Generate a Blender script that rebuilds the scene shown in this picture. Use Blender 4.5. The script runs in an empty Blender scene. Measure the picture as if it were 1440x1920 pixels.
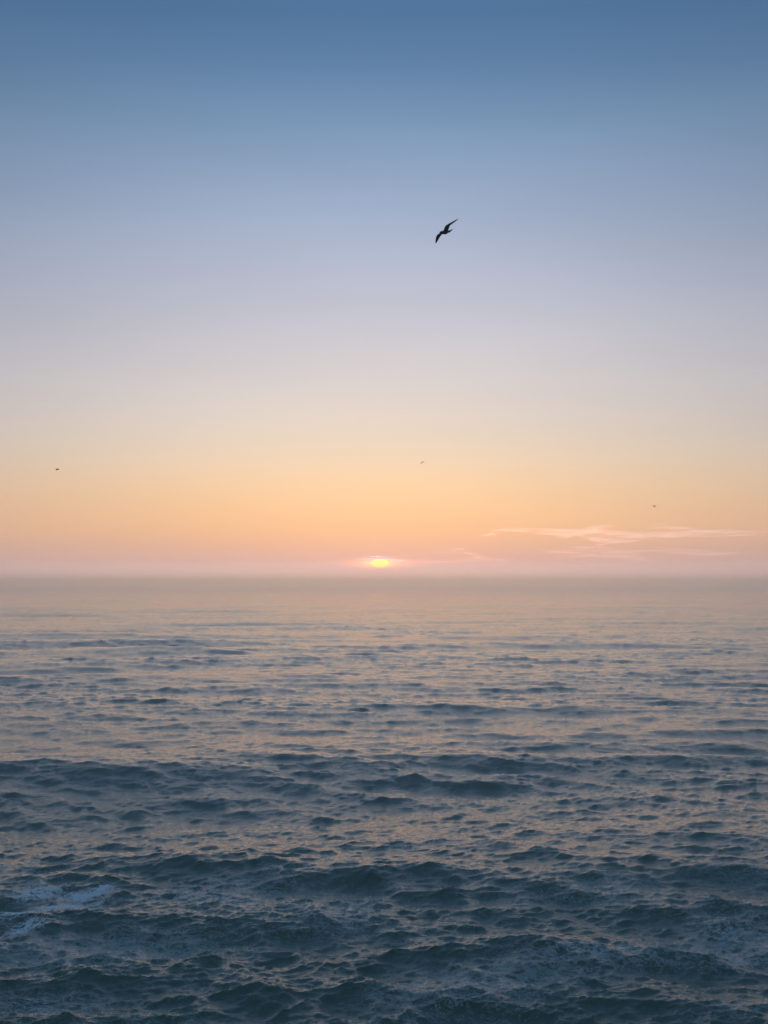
import bpy, bmesh, math, random
import numpy as np
from mathutils import Vector, Matrix

R = math.radians
scene = bpy.context.scene
col = scene.collection

# ------------------------------------------------------------------ camera
CAM_H = 16.0                    # metres above the sea
FPX = 2500.0                    # focal length in photo pixels (photo 1440 x 1920)
HORIZON = 1097.0
PITCH = math.atan((HORIZON - 960.0) / FPX)
cd = bpy.data.cameras.new('camera')
cam = bpy.data.objects.new('camera', cd)
col.objects.link(cam)
cam.location = (0, 0, CAM_H)
cam.rotation_euler = (R(90) + PITCH, 0, 0)
cd.sensor_fit = 'HORIZONTAL'
cd.sensor_width = 24.0
cd.lens = 24.0 * FPX / 1440.0
cd.clip_start = 0.1
cd.clip_end = 2000000.0
scene.camera = cam

CR = Vector((1, 0, 0))
CU = Vector((0, -math.sin(PITCH), math.cos(PITCH)))
CF = Vector((0, math.cos(PITCH), math.sin(PITCH)))


def ray(px, py):
    """world direction of a photo pixel"""
    return (CF + CR * ((px - 720) / FPX) + CU * ((960 - py) / FPX)).normalized()


def elev(py):
    return math.atan((960 - py) / FPX) + PITCH


def on_sea(px, py):
    d = ray(px, py)
    t = -CAM_H / d.z
    return np.array((d.x * t, d.y * t))


# ------------------------------------------------------------------ sky
SUN_DIR = ray(712, 1056)
SUN_EL = math.asin(SUN_DIR.z)
SUN_AZ = math.atan2(SUN_DIR.x, SUN_DIR.y)


def lin(c):
    c = c / 255.0
    return c / 12.92 if c <= 0.04045 else ((c + 0.055) / 1.055) ** 2.4


def L(rgb, k=1.0):
    return (lin(rgb[0]) * k, lin(rgb[1]) * k, lin(rgb[2]) * k, 1.0)


world = bpy.data.worlds.new('World')
scene.world = world
world.use_nodes = True
nt = world.node_tree
nt.nodes.clear()


def N(tree, kind, **kw):
    n = tree.nodes.new(kind)
    for k, v in kw.items():
        setattr(n, k, v)
    return n


def M(tree, op, a, b=None, c=None, clamp=False):
    n = tree.nodes.new('ShaderNodeMath')
    n.operation = op
    n.use_clamp = clamp
    for i, v in enumerate((a, b, c)):
        if v is None:
            continue
        if isinstance(v, (int, float)):
            n.inputs[i].default_value = v
        else:
            tree.links.new(v, n.inputs[i])
    return n.outputs[0]


def smooth(tree, v, lo, hi, a=0.0, b=1.0):
    n = N(tree, 'ShaderNodeMapRange', interpolation_type='SMOOTHSTEP')
    tree.links.new(v, n.inputs[0])
    for i, x in enumerate((lo, hi, a, b)):
        n.inputs[i + 1].default_value = x
    return n.outputs[0]


def ramp(tree, fac, stops, spline=False):
    n = N(tree, 'ShaderNodeValToRGB')
    if spline:                                # round off the corners between the stops
        P = [q[0] for q in stops]
        out_ = []
        for i in range(31):
            x = i / 24.0 * 0.66 if i < 25 else 0.66 + (i - 24) / 6.0 * 0.34
            j = max(k_ for k_ in range(len(P) - 1) if P[k_] <= x + 1e-9)
            h_ = P[j + 1] - P[j]
            u = (x - P[j]) / h_
            c_ = []
            for ch in range(3):
                y = [q[1][ch] for q in stops]

                def slope(k_):
                    if k_ == 0 or k_ == len(P) - 1:
                        return 0.0
                    a_ = (y[k_] - y[k_ - 1]) / (P[k_] - P[k_ - 1])
                    b_ = (y[k_ + 1] - y[k_]) / (P[k_ + 1] - P[k_])
                    return 0.0 if a_ * b_ <= 0 else 2 * a_ * b_ / (a_ + b_)
                m0, m1 = slope(j) * h_, slope(j + 1) * h_
                c_.append((2 * u**3 - 3 * u**2 + 1) * y[j] + (u**3 - 2 * u**2 + u) * m0
                          + (-2 * u**3 + 3 * u**2) * y[j + 1] + (u**3 - u**2) * m1)
            out_.append((x, (*c_, 1.0)))
        stops = sorted(out_)
    cr = n.color_ramp
    cr.interpolation = 'LINEAR'
    while len(cr.elements) > 1:
        cr.elements.remove(cr.elements[0])
    cr.elements[0].position = stops[0][0]
    cr.elements[0].color = stops[0][1]
    for p, c in stops[1:]:
        e = cr.elements.new(p)
        e.color = c
    tree.links.new(fac, n.inputs[0])
    return n.outputs[0]


tc = N(nt, 'ShaderNodeTexCoord')
nrm = N(nt, 'ShaderNodeVectorMath', operation='NORMALIZE')
nt.links.new(tc.outputs['Generated'], nrm.inputs[0])
sep = N(nt, 'ShaderNodeSeparateXYZ')
nt.links.new(nrm.outputs[0], sep.inputs[0])
zc = M(nt, 'MAXIMUM', sep.outputs[2], 0.0)
fac = M(nt, 'SQRT', zc)                       # elevation, finer near the horizon


def F(e_rad):
    return math.sqrt(max(0.0, math.sin(e_rad)))


# colours of the dusk sky on the sun's side, read along the photograph's middle, but horizon and overhead stops raised to light haze and sea
SUNSIDE = [
    (0.0, L((198, 194, 232), 6.5)),  # added brightness low behind the haze, to light it
    (F(elev(1080)), L((202, 188, 212), 2.7)),
    (F(elev(1040)), L((229, 180, 157), 1.12)),
    (F(elev(990)), L((250, 199, 143), 1.02)),
    (F(elev(920)), L((248, 212, 166), 0.97)),
    (F(elev(850)), L((229, 213, 190))),
    (F(elev(750)), L((212, 209, 207))),
    (F(elev(600)), L((191, 196, 211))),
    (F(elev(400)), L((153, 173, 201))),
    (F(elev(200)), L((108, 143, 179))),
    (F(elev(40)), L((72, 113, 155))),
    (F(R(34)), L((78, 115, 156))),
    (F(R(55)), L((82, 118, 149))),
    (1.0, L((84, 118, 148))),
]
# the rest of the horizon: cooler and dimmer as the sky is away from the sun, with corner darkening painted into the middle stops
FARSIDE = [
    (0.0, L((150, 144, 158))),
    (F(R(3)), L((148, 140, 152))),
    (F(R(8)), L((132, 132, 152))),
    (F(R(16)), L((74, 92, 120))),
    (F(R(30)), L((58, 86, 116))),
    (F(R(55)), L((80, 114, 150))),
    (1.0, L((84, 118, 148))),
]
c_sun = ramp(nt, fac, SUNSIDE, True)
c_far = ramp(nt, fac, FARSIDE, True)
hx = M(nt, 'MULTIPLY', sep.outputs[0], math.sin(SUN_AZ))
hy = M(nt, 'MULTIPLY', sep.outputs[1], math.cos(SUN_AZ))
hd = M(nt, 'ADD', hx, hy)
hl = M(nt, 'SQRT', M(nt, 'MAXIMUM', M(nt, 'SUBTRACT', 1.0, M(nt, 'MULTIPLY', sep.outputs[2], sep.outputs[2])), 1e-4))
caz = M(nt, 'DIVIDE', hd, hl)                 # cosine of the azimuth away from the sun
away = M(nt, 'ARCCOSINE', M(nt, 'MINIMUM', M(nt, 'MAXIMUM', caz, -1.0), 1.0))
a2 = M(nt, 'MULTIPLY', away, away)
mixf = M(nt, 'DIVIDE', a2, M(nt, 'ADD', a2, R(24) ** 2))
mix = N(nt, 'ShaderNodeMix', data_type='RGBA')
nt.links.new(mixf, mix.inputs[0])
nt.links.new(c_sun, mix.inputs[6])
nt.links.new(c_far, mix.inputs[7])
sky = N(nt, 'ShaderNodeTexSky', sky_type='NISHITA', sun_disc=False)
sky.sun_elevation = SUN_EL
sky.sun_rotation = SUN_AZ
sky.altitude = 16
sky.dust_density = 2.0
bg1 = N(nt, 'ShaderNodeBackground')
bg1.inputs[1].default_value = 0.012
nt.links.new(sky.outputs[0], bg1.inputs[0])
bg2 = N(nt, 'ShaderNodeBackground')
stretch = N(nt, 'ShaderNodeMapping')
stretch.inputs['Scale'].default_value = (1, 1, 7)
nt.links.new(nrm.outputs[0], stretch.inputs[0])
air = N(nt, 'ShaderNodeTexNoise')             # the air is never quite even
air.inputs['Scale'].default_value = 3.2
air.inputs['Detail'].default_value = 4
nt.links.new(stretch.outputs[0], air.inputs['Vector'])
nt.links.new(M(nt, 'MULTIPLY_ADD', air.outputs[0], 0.14, 0.93), bg2.inputs[1])
nt.links.new(mix.outputs[2], bg2.inputs[0])
# brightening of the air round the sun
el = M(nt, 'ARCSINE', sep.outputs[2])
def aureole(wa, we, rgb, k):
    u = M(nt, 'DIVIDE', away, wa)
    v = M(nt, 'DIVIDE', M(nt, 'SUBTRACT', el, SUN_EL), we)
    q = M(nt, 'ADD', M(nt, 'MULTIPLY', u, u), M(nt, 'MULTIPLY', v, v))
    g = M(nt, 'EXPONENT', M(nt, 'MULTIPLY', q, -1.0))
    b = N(nt, 'ShaderNodeBackground')
    b.inputs[0].default_value = (*rgb, 1)
    nt.links.new(M(nt, 'MULTIPLY', g, k), b.inputs[1])
    return b
glow1 = aureole(R(4.5), R(1.5), (1.0, 0.34, 0.18), 0.12)
glow2 = aureole(R(1.35), R(0.17), (1.0, 0.27, 0.09), 1.2)
glow3 = aureole(R(0.62), R(0.13), (1.0, 0.42, 0.07), 2.8)
add3 = N(nt, 'ShaderNodeAddShader')
nt.links.new(glow2.outputs[0], add3.inputs[0])
nt.links.new(glow3.outputs[0], add3.inputs[1])
addg = N(nt, 'ShaderNodeAddShader')
nt.links.new(glow1.outputs[0], addg.inputs[0])
nt.links.new(add3.outputs[0], addg.inputs[1])
addw = N(nt, 'ShaderNodeAddShader')
nt.links.new(bg1.outputs[0], addw.inputs[0])
nt.links.new(bg2.outputs[0], addw.inputs[1])
ow = N(nt, 'ShaderNodeOutputWorld')
addx = N(nt, 'ShaderNodeAddShader')
nt.links.new(addw.outputs[0], addx.inputs[0])
nt.links.new(addg.outputs[0], addx.inputs[1])
nt.links.new(addx.outputs[0], ow.inputs[0])

# ------------------------------------------------------------------ sun lamp (setting sun, dimmed by the air)
ld = bpy.data.lights.new('sun_light', 'SUN')
ld.energy = 0.6
ld.angle = R(0.32)
ld.color = (1.0, 0.33, 0.05)
lamp = bpy.data.objects.new('sun_light', ld)
col.objects.link(lamp)
lamp.location = SUN_DIR * 200
lamp.rotation_euler = (-SUN_DIR).to_track_quat('-Z', 'Y').to_euler()

vs = scene.view_settings
vs.view_transform = 'Standard'
vs.look = 'None'
vs.exposure = 0.0
vs.gamma = 1.0
vs.use_curve_mapping = False
scene.cycles.use_denoising = True
scene.cycles.denoising_prefilter = 'ACCURATE'
scene.cycles.denoising_input_passes = 'RGB_ALBEDO_NORMAL'
scene.cycles.max_bounces = 6
scene.cycles.sample_clamp_direct = 20.0
scene.cycles.sample_clamp_indirect = 4.0
scene.cycles.volume_bounces = 4


def tag(o, label=None, cat=None, group=None, kind=None):
    if label:
        o['label'] = label
    if cat:
        o['category'] = cat
    if group:
        o['group'] = group
    if kind:
        o['kind'] = kind
    return o


def new_mat(name):
    m = bpy.data.materials.new(name)
    m.use_nodes = True
    m.node_tree.nodes.clear()
    return m, m.node_tree


# ------------------------------------------------------------------ sea
def ocean_tile(n, size, spec, seed, chop):
    """a periodic patch of sea: height, horizontal shifts and the crest measure (Jacobian)"""
    rng = np.random.default_rng(seed)
    k1 = np.fft.fftfreq(n, d=size / n) * 2 * np.pi
    kx, ky = np.meshgrid(k1, k1, indexing='ij')
    k = np.hypot(kx, ky)
    k[0, 0] = 1.0
    a = (rng.normal(size=(n, n)) + 1j * rng.normal(size=(n, n)))
    total = np.zeros((n, n), complex)
    for rms, lo, hi, peak, width, heading, spread, power in spec:
        lam = 2 * np.pi / k
        if width:
            s = np.exp(-0.5 * (np.log(lam / peak) / width) ** 2) / k
        else:
            s = k ** (-power / 2.0)
        s = s * (lam > lo) * (lam < hi)
        th = np.arctan2(ky, kx) - heading
        s = s * (0.12 + np.abs(np.cos(th))) ** spread
        s[0, 0] = 0
        part = a * s
        h = np.fft.ifft2(part).real
        total += part * (rms / h.std())
        a = np.roll(a, 37, axis=0) * 1j
    h = np.fft.ifft2(total).real
    dx = np.fft.ifft2(total * 1j * kx / k).real * chop
    dy = np.fft.ifft2(total * 1j * ky / k).real * chop
    jxx = 1 - np.fft.ifft2(total * kx * kx / k).real * chop
    jyy = 1 - np.fft.ifft2(total * ky * ky / k).real * chop
    jxy = -np.fft.ifft2(total * kx * ky / k).real * chop
    jac = jxx * jyy - jxy * jxy
    return np.stack([h, dx, dy, jac], -1).astype(np.float32)


def sample(tile, size, x, y, rot=0.0, ox=0.0, oy=0.0):
    c, s = math.cos(rot), math.sin(rot)
    n = tile.shape[0]
    u = ((x * c + y * s + ox) / size * n) % n
    v = ((-x * s + y * c + oy) / size * n) % n
    i = np.floor(u).astype(np.int64)
    j = np.floor(v).astype(np.int64)
    fu = (u - i)[..., None].astype(np.float32)
    fv = (v - j)[..., None].astype(np.float32)
    i %= n
    j %= n
    i2, j2 = (i + 1) % n, (j + 1) % n
    r = (tile[i, j] * (1 - fu) * (1 - fv) + tile[i2, j] * fu * (1 - fv)
         + tile[i, j2] * (1 - fu) * fv + tile[i2, j2] * fu * fv)
    if rot:
        dx = r[..., 1] * c - r[..., 2] * s
        dy = r[..., 1] * s + r[..., 2] * c
        r[..., 1], r[..., 2] = dx, dy
    return r


SEED = 11
DOWN = R(-90)                                   # swell runs towards the shore, -Y
tileA = ocean_tile(1024, 431.0, [
    (0.30, 26, 120, 52, 0.28, DOWN + R(6), 9, 0),
    (0.09, 7, 26, 11, 0.35, DOWN - R(14), 2, 0)], SEED, 1.0)
tileB = ocean_tile(768, 83.0, [(0.046, 0.9, 7.5, 0, 0, DOWN + R(10), 2.4, 3.9),
                                (0.024, 0.9, 5.0, 0, 0, DOWN + R(46), 4, 3.9),
                                (0.024, 0.9, 5.0, 0, 0, DOWN - R(42), 4, 3.9)], SEED + 1, 1.4)
tileC = ocean_tile(768, 17.3, [(0.0135, 0.10, 1.0, 0, 0, DOWN - R(8), 1.2, 3.8)], SEED + 2, 0.95)
tileG = ocean_tile(256, 900.0, [(1.0, 60, 400, 120, 0.5, DOWN, 2.0, 0)], SEED + 3, 0.0)   # gusts
tileP = ocean_tile(256, 70.0, [(1.0, 4, 40, 12, 0.5, DOWN + R(15), 1.2, 0)], SEED + 4, 0.0)  # foam patches

# rings of vertices round the foot of the camera, dense where the sea is looked at
CB = 1500
a_in = np.linspace(R(-33), R(33), CB)
a_out = np.linspace(R(33), R(327), 121)[1:-1]
ang = np.concatenate([a_in, a_out])
P_ = 1.6
r0, r1, NR = 40.0, 11000.0, 900
s0, s1 = r0 ** (1 - P_), r1 ** (1 - P_)
rr = (s0 + (s1 - s0) * np.linspace(0, 1, NR)) ** (1 / (1 - P_))
rr = np.concatenate([np.linspace(6, 40, 40)[:-1], rr])
AA, RR = np.meshgrid(ang, rr)
X0 = np.sin(AA) * RR
Y0 = np.cos(AA) * RR

sA = sample(tileA, 431.0, X0, Y0, R(4), 40, 10)
sB = sample(tileB, 83.0, X0, Y0, R(-17), 5, 9)
sC = sample(tileC, 17.3, X0, Y0, R(31), 2, 3)
sG = sample(tileG, 900.0, X0, Y0, 0.0, 120, 300)[..., 0]
sP = sample(tileP, 70.0, X0, Y0, R(9), 10, 33)[..., 0]
gust = np.clip(1.0 + 0.30 * sG, 0.45, 1.7) * (1 + 0.3 * np.clip((RR - 160) / 300, 0, 1))
near = np.clip((130 - RR) / 90, 0, 1)
H = sA[..., 0] + sB[..., 0] * gust * (1 + 0.15 * near) + sC[..., 0] * gust
DX = sA[..., 1] + (sB[..., 1] + sC[..., 1]) * gust
DY = sA[..., 2] + (sB[..., 2] + sC[..., 2]) * gust

# the swells one can pick out: (pixel of the crest's middle, half length m, half depth m, height m, skew)
SWELLS = [
    (400, 1290, 15, 7, 1.0, 0.05), (1150, 1210, 22, 10, 1.1, -0.05), (1290, 1262, 18, 9, 0.9, -0.06),
    (840, 1328, 10, 5, 0.7, 0.0), (100, 1254, 16, 8, 0.8, -0.04), (250, 1218, 22, 9, 0.9, -0.05),
    (560, 1228, 20, 9, 0.6, -0.03), (1060, 1330, 7, 4, 0.5, 0.0), (560, 1395, 11, 5, 0.45, 0.0),
    (1130, 1420, 10, 4, 0.4, 0.0), (160, 1450, 9, 4, 0.4, 0.0),
    (430, 1650, 7.5, 3.2, 0.75, -0.22), (760, 1655, 5, 2.6, 0.5, -0.15), (1180, 1650, 8, 3.0, 0.6, 0.05),
    (60, 1790, 5, 2.4, 0.25, 0.35), (1120, 1800, 4.5, 2.2, 0.5, 0.1), (930, 1860, 5, 2.2, 0.45, 0.15),
]
for px, py, lx, ly, hh, sk in SWELLS:
    c = on_sea(px, py)
    ux = X0 - c[0]
    uy = Y0 - c[1] - sk * ux - 0.6 * ly * np.sin(ux / lx * 2.1 + px)*0.35
    g = np.exp(-(ux / lx) ** 2)
    f = np.where(uy < 0, np.exp(-(uy / (0.62 * ly)) ** 2), np.exp(-(uy / (1.25 * ly)) ** 2))
    H += 0.55 * hh * g * f - hh * 0.16 * g * np.exp(-((uy + 1.5 * ly) / ly) ** 2)

X = X0 + DX
Y = Y0 + DY
# foam: torn crests, drifting film near the shore (pale streaks partly painted sky reflection) and one churned patch
crest = np.clip((0.42 - (sA[..., 3] + (sB[..., 3] - 1) * gust)) / 0.35, 0, 1)
film_sheen = np.clip((125 - RR) / 75, 0, 1) * np.clip(0.46 + 0.20 * sP, 0.10, 0.75)  # foam film, also painting in pale sky reflections
patch = np.zeros_like(H)
for px, py, lx, ly, sk, w in [(160, 1690, 1.9, 1.0, 0.35, 0.86), (110, 1714, 2.6, 1.5, 0.55, 0.84), (40, 1735, 1.6, 1.6, 0.4, 0.80),
                              (75, 1690, 1.9, 2.6, 0.2, 0.76), (50, 1758, 1.7, 1.4, 0.6, 0.74), (190, 1680, 0.9, 0.7, 0.3, 0.95),
                              (1330, 1745, 2.4, 1.6, -0.2, 0.34), (1380, 1790, 1.8, 1.5, 0.0, 0.32),
                              (940, 1895, 2.4, 1.3, 0.1, 0.34), (390, 1700, 2.2, 1.5, -0.3, 0.33),
                              (1120, 1790, 2.2, 1.0, 0.15, 0.32), (60, 1880, 2.0, 1.0, 0.1, 0.3)]:
    c = on_sea(px, py)
    ux = X0 - c[0]
    uy = Y0 - c[1] - sk * ux
    patch = np.maximum(patch, w * np.exp(-(ux / lx) ** 2 - (uy / ly) ** 2))
foam = np.clip(np.maximum(np.maximum(crest * 0.75, film_sheen), patch), 0, 1)
far = np.clip((np.log(RR) - math.log(70)) / (math.log(700) - math.log(70)), 0, 1)

nr, nc = X.shape
verts = np.stack([X, Y, H], -1).reshape(-1, 3)
ii, jj = np.meshgrid(np.arange(nr - 1), np.arange(nc), indexing='ij')
j2 = (jj + 1) % nc
quads = np.stack([ii * nc + jj, (ii + 1) * nc + jj, (ii + 1) * nc + j2, ii * nc + j2], -1).reshape(-1, 4)
# close the middle under the camera with a fan
verts = np.concatenate([verts, [[0, 0, float(H[0].mean())]]]).astype(np.float32)
ctr = len(verts) - 1
jf = np.arange(nc)
tris = np.stack([np.full(nc, ctr), jf, (jf + 1) % nc], -1)
me = bpy.data.meshes.new('sea')
me.vertices.add(len(verts))
me.vertices.foreach_set('co', verts.ravel())
loops = np.concatenate([quads.ravel(), tris.ravel()]).astype(np.int32)
starts = np.concatenate([np.arange(len(quads)) * 4, len(quads) * 4 + np.arange(nc) * 3]).astype(np.int32)
me.loops.add(len(loops))
me.loops.foreach_set('vertex_index', loops)
me.polygons.add(len(starts))
me.polygons.foreach_set('loop_start', starts)
me.update(calc_edges=True)
me.validate()
me.polygons.foreach_set('use_smooth', np.ones(len(me.polygons), bool))
for nm, arr in (('foam', foam), ('far', far), ('churn', patch)):
    at = me.attributes.new(nm, 'FLOAT', 'POINT')
    at.data.foreach_set('value', np.concatenate([arr.ravel(), [0.0]]).astype(np.float32))
sea = bpy.data.objects.new('sea', me)
col.objects.link(sea)
tag(sea, 'dark teal choppy sea running out to a hazy horizon', 'sea', kind='structure')

m, t = new_mat('sea_water')
lk = t.links.new
geo = N(t, 'ShaderNodeNewGeometry')
at_foam = N(t, 'ShaderNodeAttribute', attribute_name='foam')
at_far = N(t, 'ShaderNodeAttribute', attribute_name='far')
at_churn = N(t, 'ShaderNodeAttribute', attribute_name='churn')
pos = N(t, 'ShaderNodeMapping')
pos.inputs['Scale'].default_value = (0.55, 1.4, 0.5)
pos.inputs['Rotation'].default_value = (0, 0, R(9))
lk(geo.outputs['Position'], pos.inputs[0])
# small ripples
n1 = N(t, 'ShaderNodeTexNoise')
n1.inputs['Scale'].default_value = 5.5
n1.inputs['Detail'].default_value = 5
n1.inputs['Roughness'].default_value = 0.62
lk(pos.outputs[0], n1.inputs['Vector'])
bump = N(t, 'ShaderNodeBump')
bump.inputs['Strength'].default_value = 0.6
bump.inputs['Distance'].default_value = 0.05
lk(n1.outputs[0], bump.inputs['Height'])
nm = N(t, 'ShaderNodeTexNoise')
nm.inputs['Scale'].default_value = 1.7
nm.inputs['Detail'].default_value = 4
nm.inputs['Roughness'].default_value = 0.6
lk(pos.outputs[0], nm.inputs['Vector'])
bump2 = N(t, 'ShaderNodeBump')
bump2.inputs['Strength'].default_value = 0.6
bump2.inputs['Distance'].default_value = 0.075
lk(nm.outputs[0], bump2.inputs['Height'])
lk(bump.outputs[0], bump2.inputs['Normal'])
# waves too small to be built out there tilt the surface at random
n2 = N(t, 'ShaderNodeTexNoise')
n2.inputs['Scale'].default_value = 7.0
n2.inputs['Detail'].default_value = 3
lk(geo.outputs['Position'], n2.inputs['Vector'])
sub = N(t, 'ShaderNodeVectorMath', operation='SUBTRACT')
lk(n2.outputs['Color'], sub.inputs[0])
sub.inputs[1].default_value = (0.5, 0.5, 0.5)
scl = N(t, 'ShaderNodeVectorMath', operation='SCALE')
lk(sub.outputs[0], scl.inputs[0])
lk(M(t, 'MULTIPLY', at_far.outputs['Fac'], 0.55), scl.inputs['Scale'])
addn = N(t, 'ShaderNodeVectorMath', operation='ADD')
lk(bump2.outputs[0], addn.inputs[0])
lk(scl.outputs[0], addn.inputs[1])
nn = N(t, 'ShaderNodeVectorMath', operation='NORMALIZE')
lk(addn.outputs[0], nn.inputs[0])
# foam lace: warped ridges
wn = N(t, 'ShaderNodeTexNoise')
wn.inputs['Scale'].default_value = 0.9
wn.inputs['Detail'].default_value = 4
lk(geo.outputs['Position'], wn.inputs['Vector'])
ws = N(t, 'ShaderNodeVectorMath', operation='SCALE')
lk(wn.outputs['Color'], ws.inputs[0])
ws.inputs['Scale'].default_value = 1.6
wa = N(t, 'ShaderNodeVectorMath', operation='ADD')
lk(geo.outputs['Position'], wa.inputs[0])
lk(ws.outputs[0], wa.inputs[1])
wm = N(t, 'ShaderNodeMapping')
wm.inputs['Rotation'].default_value = (0, 0, R(14))
wm.inputs['Scale'].default_value = (0.85, 1.25, 0.6)
lk(wa.outputs[0], wm.inputs[0])
n3 = N(t, 'ShaderNodeTexNoise')
n3.inputs['Scale'].default_value = 1.7
n3.inputs['Detail'].default_value = 7
n3.inputs['Roughness'].default_value = 0.62
lk(wm.outputs[0], n3.inputs['Vector'])
ridge = M(t, 'SUBTRACT', 1.0, M(t, 'MULTIPLY', M(t, 'ABSOLUTE', M(t, 'SUBTRACT', n3.outputs[0], 0.5)), 7.0), clamp=True)
n5 = N(t, 'ShaderNodeTexNoise')
n5.inputs['Scale'].default_value = 5.2
n5.inputs['Detail'].default_value = 6
n5.inputs['Roughness'].default_value = 0.6
lk(wm.outputs[0], n5.inputs['Vector'])
ridge2 = M(t, 'SUBTRACT', 1.0, M(t, 'MULTIPLY', M(t, 'ABSOLUTE', M(t, 'SUBTRACT', n5.outputs[0], 0.5)), 8.0), clamp=True)
n4 = N(t, 'ShaderNodeTexNoise')
n4.inputs['Scale'].default_value = 14
n4.inputs['Detail'].default_value = 5
lk(wm.outputs[0], n4.inputs['Vector'])
lace = M(t, 'ADD', M(t, 'MULTIPLY', ridge, 0.42), M(t, 'ADD', M(t, 'MULTIPLY', ridge2, 0.36), M(t, 'MULTIPLY', n4.outputs[0], 0.35)))
dens = M(t, 'ADD', lace, M(t, 'SUBTRACT', M(t, 'MULTIPLY', at_foam.outputs['Fac'], 0.95), 1.0))
mask = smooth(t, dens, 0.04, 0.40)
mask = M(t, 'MULTIPLY', mask, M(t, 'MULTIPLY_ADD', at_churn.outputs['Fac'], 0.95, 0.30), clamp=True)

wat = N(t, 'ShaderNodeBsdfPrincipled')
wat.inputs['Base Color'].default_value = (0.07, 0.12, 0.085, 1)
wat.inputs['Roughness'].default_value = 0.07
wat.inputs['IOR'].default_value = 1.42
lk(nn.outputs[0], wat.inputs['Normal'])
fo = N(t, 'ShaderNodeBsdfPrincipled')
fo.inputs['Base Color'].default_value = (0.86, 0.87, 0.87, 1)
fo.inputs['Roughness'].default_value = 0.85
lk(bump.outputs[0], fo.inputs['Normal'])
ms = N(t, 'ShaderNodeMixShader')
lk(mask, ms.inputs[0])
lk(wat.outputs[0], ms.inputs[1])
lk(fo.outputs[0], ms.inputs[2])
out = N(t, 'ShaderNodeOutputMaterial')
lk(ms.outputs[0], out.inputs[0])
me.materials.append(m)

# ------------------------------------------------------------------ haze: low sea mist
HZ_TOP = 52.0
bm = bmesh.new()
bmesh.ops.create_cube(bm, size=1.0)
lo_z = float(verts[:, 2].min()) - 1.0
for v in bm.verts:
    v.co = Vector((v.co.x * 22800, v.co.y * 22800, lo_z if v.co.z < 0 else HZ_TOP))
hm = bpy.data.meshes.new('haze')
bm.to_mesh(hm)
bm.free()
haze = bpy.data.objects.new('haze', hm)
col.objects.link(haze)
tag(haze, 'pale lilac sea mist lying low over the water', 'haze', kind='stuff')
m, t = new_mat('haze_air')
pv = N(t, 'ShaderNodeVolumePrincipled')
pv.inputs['Color'].default_value = (0.62, 0.84, 1.0, 1)
pv.inputs['Absorption Color'].default_value = (0.85, 0.97, 1, 1)
pv.inputs['Density'].default_value = 0.00065
pv.inputs['Anisotropy'].default_value = 0.92
out = N(t, 'ShaderNodeOutputMaterial')
t.links.new(pv.outputs[0], out.inputs['Volume'])
hm.materials.append(m)

# ------------------------------------------------------------------ the sun's disc, flattened by the thick air at the horizon
SUN_D = 900000.0
sr = SUN_D * math.tan(R(0.29))
bm = bmesh.new()
bmesh.ops.create_uvsphere(bm, u_segments=64, v_segments=40, radius=1.0)
for f in bm.faces:
    f.smooth = True
for v in bm.verts:
    v.co = Vector((v.co.x * sr * 1.35, v.co.y * sr, v.co.z * sr * 0.64))
sm = bpy.data.meshes.new('setting_sun')
bm.to_mesh(sm)
bm.free()
sun = bpy.data.objects.new('setting_sun', sm)
col.objects.link(sun)
sun.location = Vector((0, 0, CAM_H)) + SUN_DIR * SUN_D
tag(sun, 'glowing yellow setting sun just above the misty horizon', 'sun')
m, t = new_mat('sun_glow')
em = N(t, 'ShaderNodeEmission')
em.inputs['Color'].default_value = (1.0, 0.51, 0.07, 1)
em.inputs['Strength'].default_value = 4.5
out = N(t, 'ShaderNodeOutputMaterial')
t.links.new(em.outputs[0], out.inputs[0])
sm.materials.append(m)
m.cycles.emission_sampling = 'NONE'

# ------------------------------------------------------------------ clouds: thin streaks of vapour far out, lit from behind
m_cloud, t = new_mat('cloud_vapour')
pv = N(t, 'ShaderNodeVolumePrincipled')
pv.inputs['Color'].default_value = (1, 1, 1, 1)
pv.inputs['Density'].default_value = 0.00013
pv.inputs['Anisotropy'].default_value = 0.87
out = N(t, 'ShaderNodeOutputMaterial')
t.links.new(pv.outputs[0], out.inputs['Volume'])


m_faint = m_cloud.copy()
m_faint.name = 'faint_cloud_vapour'
for n_ in m_faint.node_tree.nodes:
    if n_.type == 'PRINCIPLED_VOLUME':
        n_.inputs['Density'].default_value = 0.00004
m_soft = m_cloud.copy()
m_soft.name = 'soft_cloud_vapour'
for n_ in m_soft.node_tree.nodes:
    if n_.type == 'PRINCIPLED_VOLUME':
        n_.inputs['Density'].default_value = 0.00006
m_bar = m_cloud.copy()
m_bar.name = 'cloud_bar_vapour'
for n_ in m_bar.node_tree.nodes:
    if n_.type == 'PRINCIPLED_VOLUME':
        n_.inputs['Density'].default_value = 0.0015


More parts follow.
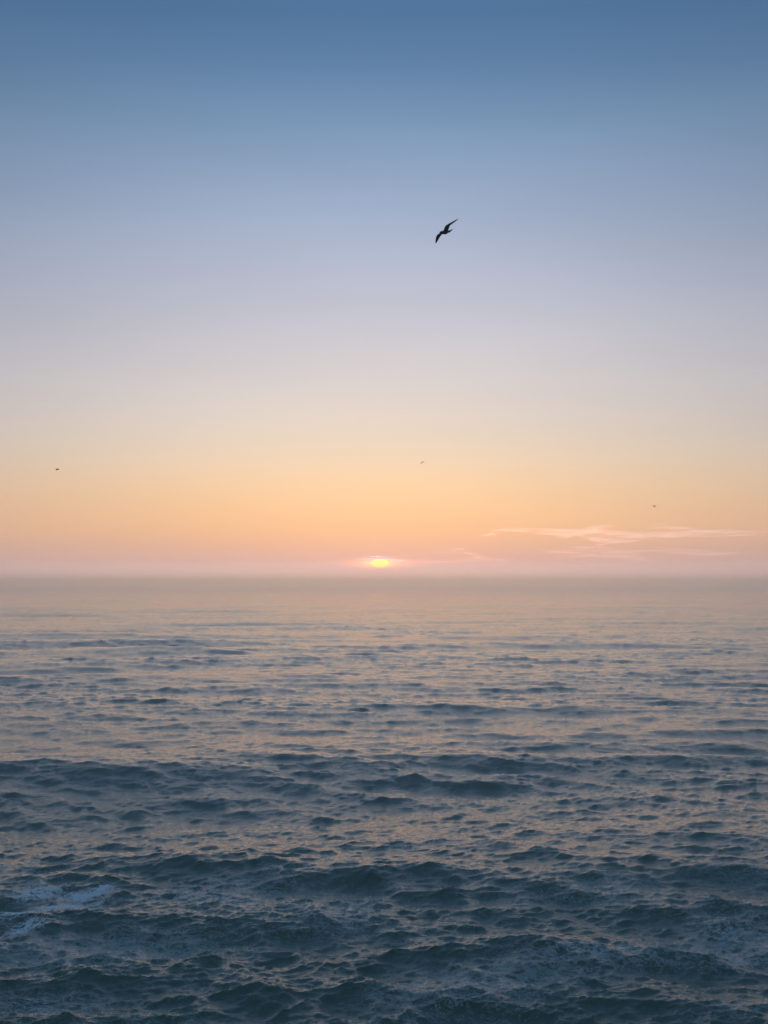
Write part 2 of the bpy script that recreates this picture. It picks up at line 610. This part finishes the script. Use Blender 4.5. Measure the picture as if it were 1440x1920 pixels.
def strand(bm, pts, wid, thick, seed):
    """a flat tapering wisp along pts; wid across the view (height), thick along it"""
    rnd = random.Random(seed)
    n = len(pts)
    rings = []
    SEG = 10
    p1, p2, q1, q2 = (rnd.uniform(0, 6.28) for _ in range(4))
    for i, p in enumerate(pts):
        u = i / (n - 1)
        k = (math.sin(math.pi * min(1, max(0, u))) ** 1.2) * (1 + 0.28 * math.sin(9 * u + p1) + 0.18 * math.sin(21 * u + p2)) + 0.01
        p = p + Vector((0, 0, wid * (0.35 * math.sin(7 * u + q1) + 0.2 * math.sin(17 * u + q2))))
        ring = []
        for s in range(SEG):
            a = 2 * math.pi * s / SEG
            ring.append(bm.verts.new(p + Vector((0, math.cos(a) * thick * k, math.sin(a) * wid * k))))
        rings.append(ring)
    for a, b in zip(rings, rings[1:]):
        for s in range(SEG):
            bm.faces.new((a[s], a[(s + 1) % SEG], b[(s + 1) % SEG], b[s]))
    bm.faces.new(rings[0][::-1])
    bm.faces.new(rings[-1])


def cloud(label, dist, strands, seed=1, mat=None):
    """strands: lists of photo pixels plus a half-height in pixels; the cloud floats dist metres out"""
    rnd = random.Random(seed)
    bm = bmesh.new()
    base = None
    scale = dist / FPX
    for path, half in strands:
        # resample the pixel path
        n = 48
        pts = []
        seg = [0]
        for a, b in zip(path, path[1:]):
            seg.append(seg[-1] + math.hypot(b[0] - a[0], b[1] - a[1]))
        for i in range(n):
            s = seg[-1] * i / (n - 1)
            j = max(0, min(len(seg) - 2, next((q for q in range(len(seg) - 1) if seg[q + 1] >= s), len(seg) - 2)))
            f = (s - seg[j]) / max(1e-6, seg[j + 1] - seg[j])
            px = path[j][0] + (path[j + 1][0] - path[j][0]) * f
            py = path[j][1] + (path[j + 1][1] - path[j][1]) * f
            d = ray(px, py)
            p = Vector((0, 0, CAM_H)) + d * (dist / d.y)
            if base is None:
                base = p.copy()
            pts.append(p - base)
        # fray it into filaments
        for q in range(7):
            i0 = rnd.randint(0, n // 2)
            i1 = min(n, i0 + rnd.randint(n // 4, (3 * n) // 4))
            if q == 0:
                i0, i1 = 0, n
            if i1 - i0 < 6:
                continue
            oz = rnd.gauss(0, 0.95) * half * scale
            tilt = rnd.gauss(0, 0.5) * half * scale
            m_ = i1 - i0
            sub = [p_ + Vector((0, rnd.uniform(-1, 1) * 5, oz + tilt * (i / m_ - 0.5))) for i, p_ in enumerate(pts[i0:i1])]
            strand(bm, sub, half * scale * rnd.uniform(0.22, 0.52), 1400.0, rnd.random())
    bmesh.ops.recalc_face_normals(bm, faces=bm.faces)
    cm = bpy.data.meshes.new('cloud')
    bm.to_mesh(cm)
    bm.free()
    cm.materials.append(mat or m_cloud)
    o = bpy.data.objects.new('cloud', cm)
    col.objects.link(o)
    o.location = base
    tag(o, label, 'cloud', 'thin clouds low over the horizon')
    return o


D = 80000.0
cloud('long thin peach cloud streak, the brightest one, beneath a tiny bird', D, [
    ([(900, 1003), (918, 995), (940, 992), (1010, 995), (1090, 998), (1160, 1000), (1230, 1004), (1300, 1006)], 2.2),
    ([(1020, 995), (1120, 996), (1180, 1001), (1260, 1006), (1320, 1005)], 3.0),
    ([(1080, 997), (1150, 1000), (1220, 1004), (1270, 1006)], 2.0),
    ([(1130, 998), (1230, 1002), (1330, 1000), (1440, 997)], 2.6),
    ([(1230, 1004), (1330, 1001), (1400, 998), (1470, 997)], 2.0),
    ([(1070, 991), (1120, 987), (1160, 984)], 1.6),
    ([(896, 1004), (912, 1003), (935, 1002)], 1.3),
], 1)
cloud('short ragged peach wisp hanging under the long bright streak', D + 4000, [
    ([(1075, 1008), (1120, 1012), (1150, 1015), (1185, 1017)], 2.4),
    ([(1105, 1012), (1150, 1016), (1205, 1013)], 2.6),
    ([(1040, 1007), (1058, 1006), (1075, 1006)], 1.3),
], 2)
cloud('faint pale wisp over the right end of the bright streak', D - 3000, [
    ([(1205, 991), (1240, 987), (1275, 989), (1320, 993)], 1.8),
], 3)
cloud('faint wide salmon cloud band below the bright peach streak', D + 15000, [
    ([(980, 1032), (1060, 1033), (1120, 1034), (1200, 1036), (1260, 1033), (1320, 1038)], 3.6),
    ([(1210, 1033), (1280, 1036), (1340, 1040), (1440, 1038)], 3.0),
    ([(1040, 1046), (1160, 1044), (1280, 1047)], 3.5),
], 4, m_soft)
cloud('rosy cloud streak trailing off sideways from the setting sun', D + 70000, [
    ([(735, 1055), (800, 1053), (850, 1051), (930, 1046)], 3.0),
    ([(810, 1037), (845, 1034), (880, 1037), (915, 1043)], 2.0),
    ([(850, 1047), (900, 1045), (970, 1048)], 3.0),
], 5, m_faint)
cloud('thin dark cloud bar drawn across the top of the setting sun', D + 60000, [
    ([(655, 1050), (690, 1047.5), (725, 1049), (775, 1053)], 0.8),
    ([(675, 1054), (705, 1052.5), (730, 1054)], 0.6),
    ([(668, 1045.5), (700, 1043.5), (745, 1046)], 0.9),
], 6, m_bar)

# ------------------------------------------------------------------ gulls
m_pl, t = new_mat('gull_plumage')
pb = N(t, 'ShaderNodeBsdfPrincipled')
nz = N(t, 'ShaderNodeTexNoise')
nz.inputs['Scale'].default_value = 14
cr = ramp(t, nz.outputs[0], [(0.3, (0.012, 0.016, 0.020, 1)), (0.7, (0.03, 0.032, 0.034, 1))])
t.links.new(cr, pb.inputs['Base Color'])
pb.inputs['Roughness'].default_value = 0.8
pb.inputs['Specular IOR Level'].default_value = 0.2
out = N(t, 'ShaderNodeOutputMaterial')
t.links.new(pb.outputs[0], out.inputs[0])
m_bk, t = new_mat('gull_beak')
pb = N(t, 'ShaderNodeBsdfPrincipled')
nz = N(t, 'ShaderNodeTexNoise')
cr = ramp(t, nz.outputs[0], [(0.3, (0.10, 0.07, 0.02, 1)), (0.7, (0.16, 0.11, 0.03, 1))])
t.links.new(cr, pb.inputs['Base Color'])
pb.inputs['Roughness'].default_value = 0.5
out = N(t, 'ShaderNodeOutputMaterial')
t.links.new(pb.outputs[0], out.inputs[0])


def loft(bm, rings, cap=True):
    vs_ = [[bm.verts.new(p) for p in r] for r in rings]
    for a, b in zip(vs_, vs_[1:]):
        n = len(a)
        for s in range(n):
            bm.faces.new((a[s], a[(s + 1) % n], b[(s + 1) % n], b[s]))
    if cap:
        bm.faces.new(vs_[0][::-1])
        bm.faces.new(vs_[-1])


def gull_mesh(name, dih_in, dih_out, sweep=0.0, tail_w=0.10, flex=0.0, twist=0.3):
    """x forward, y left, z up; wing angles in radians for the arm and the hand"""
    bm = bmesh.new()
    S = 16
    # body: (x, half width, half height, z)
    prof = [(0.285, 0.012, 0.012, 0.012), (0.265, 0.026, 0.027, 0.016), (0.235, 0.034, 0.036, 0.016), (0.20, 0.036, 0.038, 0.010),
            (0.15, 0.046, 0.048, 0.002), (0.09, 0.058, 0.062, -0.004), (0.02, 0.063, 0.068, -0.006),
            (-0.06, 0.056, 0.056, 0.0), (-0.12, 0.042, 0.038, 0.006), (-0.17, 0.032, 0.022, 0.010),
            (-0.20, 0.040, 0.013, 0.011), (-0.25, tail_w * 0.82, 0.008, 0.011), (-0.295, tail_w, 0.006, 0.010), (-0.31, tail_w * 0.8, 0.005, 0.010)]
    loft(bm, [[Vector((x, 1.15 * w * math.cos(2 * math.pi * s / S), z + 1.15 * h * math.sin(2 * math.pi * s / S))) for s in range(S)]
              for x, w, h, z in prof])
    # wings: span stations (distance from the body's middle, leading x, chord, thickness)
    st = [(0.0, 0.120, 0.235, 0.040), (0.07, 0.122, 0.235, 0.036), (0.14, 0.140, 0.230, 0.031), (0.21, 0.160, 0.220, 0.026),
          (0.27, 0.166, 0.205, 0.022), (0.33, 0.150, 0.180, 0.018), (0.41, 0.112, 0.150, 0.015),
          (0.50, 0.058, 0.115, 0.012), (0.58, 0.004, 0.078, 0.011), (0.64, -0.040, 0.045, 0.010), (0.675, -0.070, 0.020, 0.009)]
    for sgn in (1, -1):
        rings = []
        y = z = 0.0
        prev = 0.0
        for d, lead, ch, th in st:
            u = d / 0.675
            w_ = min(1, max(0, (d - 0.20) / 0.14))
            w_ = w_ * w_ * (3 - 2 * w_)
            a = dih_in * (1 - w_) + dih_out * w_ + flex * u * u
            y += math.cos(a) * (d - prev)
            z += math.sin(a) * (d - prev)
            prev = d
            ring = []
            for s in range(S):
                q = 2 * math.pi * s / S
                cx = lead - sweep * max(0, d - .27) - 1.08 * ch * (0.5 - 0.5 * math.cos(q))
                thk = th * 0.5 * math.sin(q) * (1.15 - 0.5 * (0.5 - 0.5 * math.cos(q)))
                back = 0.5 - 0.5 * math.cos(q)
                camber = 0.05 * ch * math.sin(math.pi * back)
                zz = thk + camber - twist * u * ch * back
                ring.append(Vector((cx, sgn * (y - zz * math.sin(a)), z + 0.028 + zz * math.cos(a))))
            rings.append(ring if sgn > 0 else ring[::-1])
        loft(bm, rings)
    bmesh.ops.recalc_face_normals(bm, faces=bm.faces)
    raw = bpy.data.meshes.new(name + '_raw')
    bm.to_mesh(raw)
    bm.free()
    tmp = bpy.data.objects.new(name + '_raw', raw)
    col.objects.link(tmp)
    md = tmp.modifiers.new('join', 'REMESH')
    md.mode = 'VOXEL'
    md.voxel_size = 0.0042
    md.use_smooth_shade = True
    dg = bpy.context.evaluated_depsgraph_get()
    done = bpy.data.meshes.new_from_object(tmp.evaluated_get(dg))
    done.name = name
    bpy.data.objects.remove(tmp)
    bpy.data.meshes.remove(raw)
    done.materials.clear()
    done.materials.append(m_pl)
    return done


def beak_mesh():
    bm = bmesh.new()
    prof = [(0.275, 0.014, 0.015, 0.012), (0.30, 0.010, 0.012, 0.010), (0.325, 0.007, 0.009, 0.007), (0.338, 0.004, 0.006, 0.002), (0.342, 0.002, 0.003, -0.003)]
    loft(bm, [[Vector((x, w * math.cos(2 * math.pi * s / 10), z + h * math.sin(2 * math.pi * s / 10))) for s in range(10)] for x, w, h, z in prof])
    bmesh.ops.recalc_face_normals(bm, faces=bm.faces)
    b = bpy.data.meshes.new('beak')
    bm.to_mesh(b)
    bm.free()
    b.materials.append(m_bk)
    return b


BEAK = beak_mesh()


def place_gull(mesh, px, py, dist, fwd, left, label, scale=1.0):
    """fwd/left are given in picture terms (right, up, towards the viewer) and made square"""
    view = Matrix((CR, CU, -CF)).transposed()
    f = (view @ Vector(fwd)).normalized()
    l = view @ Vector(left)
    l = (l - f * l.dot(f)).normalized()
    u = f.cross(l)
    o = bpy.data.objects.new('gull', None)
    o.empty_display_size = 0.2
    col.objects.link(o)
    d = ray(px, py)
    Rm = Matrix((f, l, u)).transposed().to_4x4()
    o.matrix_world = Matrix.Translation(Vector((0, 0, CAM_H)) + d * dist) @ Rm @ Matrix.Scale(scale, 4)
    b = bpy.data.objects.new('body', mesh)
    col.objects.link(b)
    b.parent = o
    k = bpy.data.objects.new('beak', BEAK)
    col.objects.link(k)
    k.parent = o
    tag(o, label, 'bird', 'gulls flying over the sea')
    return o


g1 = gull_mesh('gull_body', R(15), R(-8), flex=R(-2))
place_gull(g1, 835.5, 435, 46.5, (-0.66, -0.25, 0.71), (0.574, 0.499, 0.65),
           'large dark gull gliding on banked outstretched wings high in the blue sky')
g2 = gull_mesh('gull_body_down', R(16), R(-32))
place_gull(g2, 108, 880, 190.0, (-0.85, -0.05, 0.5), (0.52, 0.05, 0.85),
           'tiny dark bird gliding with drooping wings in the sky over the churned white foam')
g3 = gull_mesh('gull_body_flat', R(6), R(-6))
place_gull(g3, 792, 867, 230.0, (-0.6, -0.3, 0.75), (0.45, 0.35, 0.8),
           'tiniest dark bird, a mere speck in the pale sky over the setting sun')
g4 = gull_mesh('gull_body_up', R(42), R(36))
place_gull(g4, 1227.3, 950, 340.0, (0.1, 0.72, 0.69), (1.0, -0.07, -0.07),
           'tiny dark bird with wings raised in a V over the thin peach cloud streaks')
